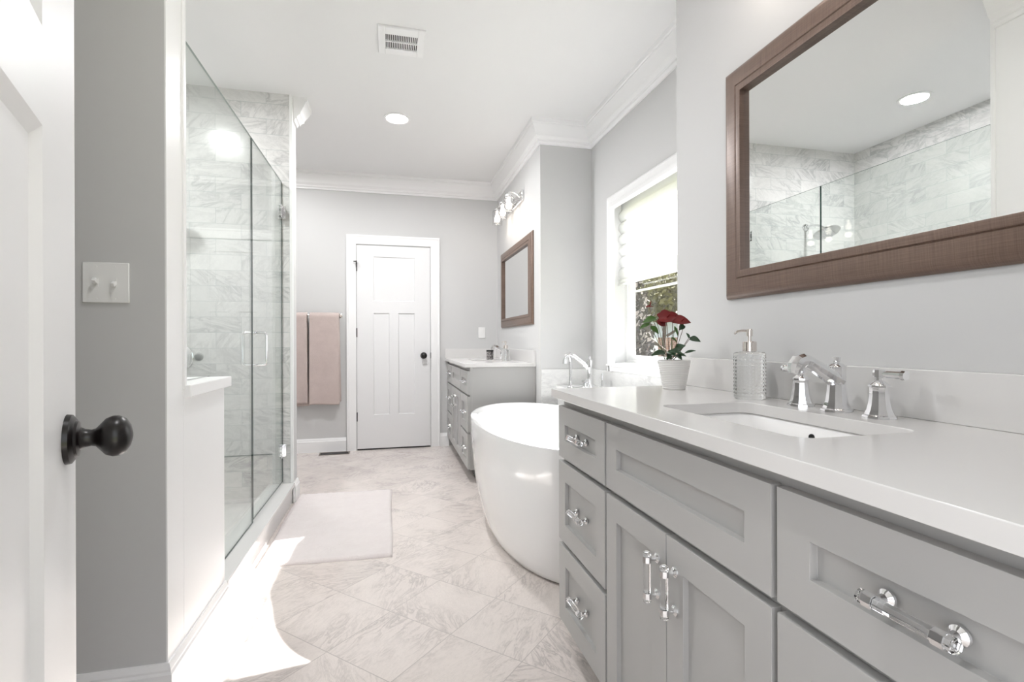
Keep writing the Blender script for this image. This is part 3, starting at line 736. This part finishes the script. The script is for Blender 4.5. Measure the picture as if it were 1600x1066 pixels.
# ------------------------------------------------------------------ tub
tb = empty('bathtub', (.855, 2.725, 0), label='white oval freestanding bathtub in the window alcove', cat='bathtub')
b = MB(); nseg = 96; ta, tl = .405, .835
def ring(sx_, sy_, z, e=2.15):
    pts = []
    for i in range(nseg):
        a = 2 * pi * i / nseg; c, s = cos(a), sin(a)
        k = (abs(c) ** e + abs(s) ** e) ** (-1 / e); zz = z
        pts.append((sx_ * k * c, sy_ * k * s, zz))
    return b.ring(pts)
outer = [(.0, .70, .80), (.012, .76, .815), (.04, .80, .838), (.09, .845, .868), (.16, .89, .90), (.25, .93, .935), (.35, .962, .962), (.45, .983, .983), (.55, .997, .997), (.60, 1.0, 1.0), (.622, 1.004, 1.002)]
rings = [ring(ta * a, tl * c, z) for z, a, c in outer]
rings.append(ring(ta * 1.0, tl * 1.0, .632)); rings.append(ring(ta - .012, tl - .012, .636)); rings.append(ring(ta - .034, tl - .034, .634)); rings.append(ring(ta - .042, tl - .042, .622))
for z, d in ((.55, .055), (.42, .075), (.3, .10), (.2, .135), (.14, .18), (.115, .24), (.11, .32)): rings.append(ring(ta - d, tl - d * 1.35, z))
for a, c in zip(rings, rings[1:]): b.bridge(a, c)
b.face(rings[0][::-1]); b.face(rings[-1]); b.build('tub_shell', 'acrylic_white', tb, smooth=60)
MB().lathe([(0, 0), (.03, 0), (.03, .003), (.02, .005), (0, .0045)]).build('drain', 'chrome', tb, loc=(0, .25, .11))
MB().lathe([(0, 0), (.028, 0), (.026, .005), (0, .006)], axis='x', M=Matrix.Rotation(pi, 4, 'Z')).build('overflow_cap', 'chrome', tb, loc=(ta - .062, 0, .52))

# tub filler on ledge
tf = empty('tub_faucet', (1.335, 3.33, .745), label='chrome deck mounted tub filler with hand shower on the marble ledge under the window', cat='faucet')
tf.scale = (1.08, 1.08, 1.08)
fb = [(0, 0), (.034, 0), (.034, .004), (.027, .01), (.02, .03), (.0175, .07), (.0175, .12), (.02, .135), (.02, .16)]
MB().lathe(fb + [(.02, .185), (.012, .192), (.006, .196), (.0095, .2), (.0095, .212), (0, .213)], n=20).tube([(0, 0, .13), (-.05, .01, .175), (-.10, .02, .215), (-.13, .026, .225), (-.152, .03, .212), (-.16, .032, .185), (-.16, .032, .165)], [.017, .016, .015, .015, .0155, .017, .018], 14).build('spout', 'chrome', tf, loc=(.03, -.01, 0), smooth=35)
h = MB().lathe([(0, 0), (.03, 0), (.028, .006), (.017, .018), (.015, .04), (.024, .046), (.024, .058), (.014, .066), (0, .068)], n=20).build('handle', 'chrome', tf, loc=(-.01, -.035, 0), smooth=35)
h2 = MB().lathe([(0, 0), (.024, 0), (.022, .006), (.011, .016), (.0085, .05), (.0085, .095), (.006, .1), (0, .101)], n=20).build('handle', 'chrome', tf, loc=(.10, -.055, 0), smooth=35)
MB().tube([(0, 0, .055), (.02, -.03, .07)], [.006, .005], 10).build('lever', 'chrome', h)
b = MB().lathe([(0, 0), (.025, 0), (.023, .006), (.012, .016), (.011, .04)], n=20)
b.tube([(0, 0, .03), (0, 0, .12), (.0, .0, .17), (-.002, .0, .2), (-.012, 0, .222), (-.02, 0, .232)], [.009, .0105, .010, .012, .018, .02], 14)
b.build('hand_shower', 'chrome', tf, loc=(-.075, .065, 0), smooth=35)
b = MB().box((-.10, -.085, 0), (.13, .085, .004)); b.build('deck_plate', 'chrome', tf, .0015)

# ------------------------------------------------------------------ towels
tbar = empty('towel_bar', (-.79, YB, 1.345), label='brushed wall mounted towel bar left of the back door', cat='towel bar')
MB().tube([(-.31, -.065, 0), (.31, -.065, 0)], .008, 14).build('bar', 'nickel_warm', tbar)
for s in (-1, 1):
    MB().lathe([(0, 0), (.02, 0), (.018, -.006), (.009, -.01), (.009, -.05), (.014, -.056), (.014, -.074), (0, -.078)], axis='y', n=20, c=(s * .305, 0, 0)).build('bracket', 'nickel_warm', tbar)
def towel(label, x0, x1, zf, zb, seed):
    rnd = random.Random(seed); b = MB(); W_ = x1 - x0; xm = (x0 + x1) / 2; zb_ = 1.345; yb = YB - .065
    N = 28; prof = []
    r = .019
    for k in range(30): q = k / 29; prof.append((-r - .004 - .012 * q, zb_ - (1 - q) * 0 - (zb_ - zf) * (1 - q), 0))
    for k in range(1, 8): a = pi * k / 8; prof.append((-r * cos(a), zb_ + r * sin(a), 1))
    for k in range(30): q = k / 29; prof.append((r + .0, zb_ - (zb_ - zb) * q, 2))
    grid = []
    for (y, z, s) in prof:
        row = []
        for i in range(N + 1):
            u = i / N; dp = (zb_ - z) / .9
            fl = 1 + .05 * dp * (2 * u - 1)
            yy = y + (-.006 if s == 0 else 0) * dp * sin(u * 9 + seed) + (-.004 * sin(u * 5 + seed * 2) * dp if s == 0 else 0)
            row.append(b.bm.verts.new((W_ * (u - .5) * (1 + .03 * dp) + (.012 * dp if s == 2 else 0), yy - .065, z - zb_ + .004 * sin(u * 4 + seed) * dp)))
        grid.append(row)
    for a, c in zip(grid, grid[1:]):
        for i in range(N): b.face([a[i], a[i + 1], c[i + 1], c[i]])
    o = b.build('towel', 'towel_pink', None, smooth=80, loc=(xm, YB, zb_), label=label, cat='towel')
    so = o.modifiers.new('t', 'SOLIDIFY'); so.thickness = .013; so.offset = 0
    bv = o.modifiers.new('s', 'SUBSURF'); bv.levels = 1; bv.render_levels = 1
towel('wide folded dusty pink towel on the bar next to the door casing', -.762, -.49, .475, .50, 1)
towel('dusty pink towel partly hidden behind the marble wall end, on the same bar', -1.05, -.782, .49, .46, 4)

# bath mat
b = MB(); nx, ny_ = 60, 100; x0, x1, y0, y1 = -.628, .003, 2.603, 3.752
rnd = random.Random(3)
gr = []
for j in range(ny_ + 1):
    row = []
    for i in range(nx + 1):
        u, v = i / nx, j / ny_; e = min(u, 1 - u) * (x1 - x0); f = min(v, 1 - v) * (y1 - y0); k = min(1, min(e, f) / .014) ** .5
        row.append(b.bm.verts.new((x0 + u * (x1 - x0) + .004 * sin(v * 7) - .01 * v * 0, y0 + v * (y1 - y0) + .006 * sin(u * 4 + 1) - .012 * u, .004 + .014 * k + rnd.uniform(-.0016, .0016) * k)))
    gr.append(row)
for a, c in zip(gr, gr[1:]):
    for i in range(nx): b.face([a[i], a[i + 1], c[i + 1], c[i]])
edge = [gr[0][i] for i in range(nx + 1)] + [gr[j][nx] for j in range(1, ny_ + 1)] + [gr[ny_][i] for i in range(nx - 1, -1, -1)] + [gr[j][0] for j in range(ny_ - 1, 0, -1)]
bot = [b.bm.verts.new((v.co.x, v.co.y, .0)) for v in edge]; b.bridge(edge, bot); b.face(bot)
b.build('bath_mat', 'mat_pink', smooth=80, label='pale pink rectangular bath mat on the floor beside the shower curb', cat='bath mat')

# ------------------------------------------------------------------ potted anthurium
PX, PY = .958, 1.562
pt = empty('potted_anthurium', (PX, PY, ZC), label='red flowering anthurium in a white ribbed pot on the foreground countertop', cat='potted plant')
prof = [(0, 0), (.036, 0), (.0375, .003)]
nr = 15
for k in range(nr * 4 + 1):
    q = k / (nr * 4); prof.append((.0385 + .0165 * q + .0009 * cos(2 * pi * q * nr), .005 + .093 * q))
prof += [(.0545, .1), (.051, .1), (.048, .088), (.0, .086)]
MB().lathe(prof, n=48).build('pot', 'pot_white', pt, smooth=60)
b = MB().lathe([(0, .086), (.0475, .087), (.03, .094), (.012, .097), (0, .097)], n=24); b.build('soil', 'soil', pt)
def loc(zx, zy, dep=0):
    """offsets about the pot axis: sideways, height, toward back"""
    s = (zx - 505) * .000334; z = .100 + (700 - zy) * .000334
    return Vector((s * rgt.x + dep * fwd.x, s * rgt.y + dep * fwd.y, z))
def leaf(name, m, base, tip, width, up, curl=.15, n=10, heart=.35, parent=None):
    base = Vector(base); tip = Vector(tip); d = tip - base; L = d.length; d.normalize(); up = Vector(up)
    side = d.cross(up).normalized(); nrm = side.cross(d).normalized(); b = MB(); rows = []
    for i in range(n + 1):
        q = i / n; w = width * (sin(pi * (q ** .62)) ** .85) if q < 1 else 0
        if i == 0: w = width * heart
        c = base + d * L * q + nrm * (curl * L * (sin(pi * q)) * .5 - curl * L * .25 * q * q)
        back = -d * L * heart * .35 if i == 0 else Vector((0, 0, 0))
        rows.append([b.bm.verts.new(c + side * w * s / 2 * 1.0 + nrm * (abs(s) ** 1.5) * w * .18 + (back if abs(s) > .8 else back * .2)) for s in (-1, -.5, 0, .5, 1)])
    for a, c in zip(rows, rows[1:]):
        for i in range(4): b.face([a[i], a[i + 1], c[i + 1], c[i]])
    o = b.build(name, m, parent, smooth=80); so = o.modifiers.new('t', 'SOLIDIFY'); so.thickness = .0008
    ss = o.modifiers.new('s', 'SUBSURF'); ss.levels = 1; ss.render_levels = 2
    return o
def stem(base, tip, r=.0011, m='stem_brown', bow=.01):
    a, c = Vector(base), Vector(tip); mid = (a + c) / 2 + Vector((bow, bow * .3, .004))
    pts = [a.lerp(mid, t_) .lerp(mid.lerp(c, t_), t_) for t_ in [k / 8 for k in range(9)]]
    MB().tube(pts, r, 6).build('stem', m, pt)
root0 = Vector((0, 0, .09))
Rv = Vector(rgt); Fv = Vector(fwd); Uv = Vector((0, 0, 1))
# red spathes: centre position, half widths, facing
def spathe(zx, zy, dep, w, h, tilt, ang):
    c = loc(zx, zy, dep); upv = (Uv * cos(tilt) - Fv * sin(tilt)).normalized()
    dirv = (Rv * cos(ang) + Fv * sin(ang)); dirv = (dirv - upv * dirv.dot(upv)).normalized()
    o = leaf('flower', 'spathe_red', c - dirv * w / 2, c + dirv * w / 2, h, upv, .12, 12, .6, pt)
    MB().tube([c - dirv * w * .1, c - dirv * w * .02 + upv * .010, c + dirv * w * .03 + upv * .022], [.0022, .0024, .0012], 8).build('spadix', 'spathe_red', o)
    stem(loc(460 + (zx - 460) * .25, 690, dep * .3) , c - upv * .002 - dirv * w * .1, .0011, 'stem_brown', .004)
spathe(440, 255, -.005, .060, .055, 1.0, .25)
spathe(535, 262, .025, .058, .050, .95, .1)
spathe(585, 300, -.01, .060, .046, .85, -.15)
spathe(375, 305, .012, .034, .04, 1.1, 2.6)
spathe(275, 138, .02, .026, .016, .4, .1)
def gleaf(b0, tp, w, m, up=None, dep0=0, dep1=0, root=None):
    p0, p1 = loc(*b0, dep0), loc(*tp, dep1)
    leaf('leaf', m, p0, p1, w, up or (Uv * .6 - Fv * .8), .18, 10, .3, pt)
    stem(loc(460 + (b0[0] - 460) * .22, 692, dep0 * .3), p0, .0010, 'stem_green' if m == 'leaf_green' else 'stem_brown', .003)
gleaf((316, 262), (178, 305), .026, 'leaf_green')
gleaf((250, 318), (150, 372), .016, 'leaf_green', dep1=.01)
gleaf((262, 352), (352, 425), .024, 'leaf_green')
gleaf((612, 335), (560, 385), .022, 'leaf_dark')
gleaf((512, 350), (548, 455), .010, 'leaf_green')
gleaf((482, 462), (540, 520), .009, 'leaf_green')
gleaf((664, 466), (634, 412), .011, 'leaf_dark')
gleaf((672, 476), (776, 505), .026, 'leaf_dark', dep1=-.01)
gleaf((628, 622), (738, 597), .011, 'leaf_dark')
gleaf((405, 620), (250, 645), .024, 'leaf_dark', dep1=-.02)
gleaf((520, 590), (605, 545), .030, 'leaf_dark', dep1=-.02)
gleaf((480, 600), (560, 630), .030, 'leaf_dark', dep1=-.03)
gleaf((440, 610), (500, 650), .030, 'leaf_dark', dep1=-.03)
gleaf((540, 640), (615, 655), .016, 'leaf_dark', dep1=-.02)
gleaf((470, 640), (405, 690), .022, 'leaf_dark', dep1=-.03)
gleaf((520, 650), (560, 690), .022, 'leaf_dark', dep1=-.03)

# ------------------------------------------------------------------ outside the window
GO = -2.6
B('ground_outside', 'lawn', (1.9, -60, GO - .3), (160, 200, GO), kind='structure')
hs = empty('brick_house', (7.1, 12.7, GO), R(-24), label='brick neighbouring house with white corner board seen through the window', cat='house')
hz = -GO
B('wall', 'brick', (0, 0, 0), (8, 6, hz + 1.18), hs)
B('corner_board', 'trim_white', (-.03, -.05, 0), (.16, .1, hz + 1.30), hs)
B('siding_band', 'siding', (-.02, -.06, hz + 1.18), (8, 0, hz + 1.62), hs)
b = MB().prism([(-.7, hz + 1.62), (7.2, hz + 1.62), (3.2, hz + 2.15)], -.5, 8.4, 'x'); b.build('roof', 'roof_gray', hs)
f = MB().box((1.4, -.04, hz - .6), (2.3, 0, hz + .9)).build('window_frame', 'trim_white', hs); B('window_pane', 'dark_pane', (1.48, -.05, hz - .52), (2.22, -.035, hz + .82), f)
def tree(label, x, y, h, r, n, m, seed, zc=.72, zr=.3, sz=(.06, .13)):
    rnd = random.Random(seed); root = empty('tree', (x, y, GO), label=label, cat='tree', group='trees outside the window')
    b = MB().tube([(0, 0, 0), (.05, .03, h * .3), (-.04, .06, h * .6), (.02, 0, h * .9)], [.09, .07, .045, .02], 10)
    for k in range(9):
        a = k * 2.4; z = h * (.4 + .055 * k); b.tube([(0, 0, z), (cos(a) * r * .5, sin(a) * r * .5, z + .3), (cos(a) * r * .85, sin(a) * r * .85, z + .5)], [.03, .02, .008], 6)
    b.build('trunk', 'bark', root)
    b = MB()
    for k in range(n):
        while True:
            p = Vector((rnd.uniform(-1, 1), rnd.uniform(-1, 1), rnd.uniform(-1, 1)))
            if .3 < p.length < 1: break
        p = Vector((p.x * r, p.y * r, h * zc + p.z * h * zr)); q_ = rnd.uniform(*sz)
        u = Vector((rnd.gauss(0, 1), rnd.gauss(0, 1), rnd.gauss(0, 1))).normalized(); v = u.orthogonal().normalized(); w = u.cross(v)
        vs = [b.bm.verts.new(p + e) for e in (-v * q_, w * q_ * .5, v * q_, -w * q_ * .5)]; b.face(vs)
    b.build('foliage', m, root, smooth=0, kind='stuff')
tree('yellow green leafy tree outside the window in front of the brick house', 5.3, 8.9, 5.6, .95, 2600, 'foliage', 5, .81, .085, (.04, .09))
tree('brown bare looking tree outside the window, nearer the window frame', 3.25, 7.6, 5.6, .92, 9000, 'foliage_brown', 9, .66, .3, (.035, .08))
tree('tall brown tree rising behind the brick house outside the window', 12.5, 26, 12, 4.8, 20000, 'foliage_brown', 11, .52, .44, (.2, .4))
tree('wide brown tree far left of the brick house outside the window', 4.2, 20, 11, 4.6, 20000, 'foliage_brown', 13, .5, .46, (.2, .4))
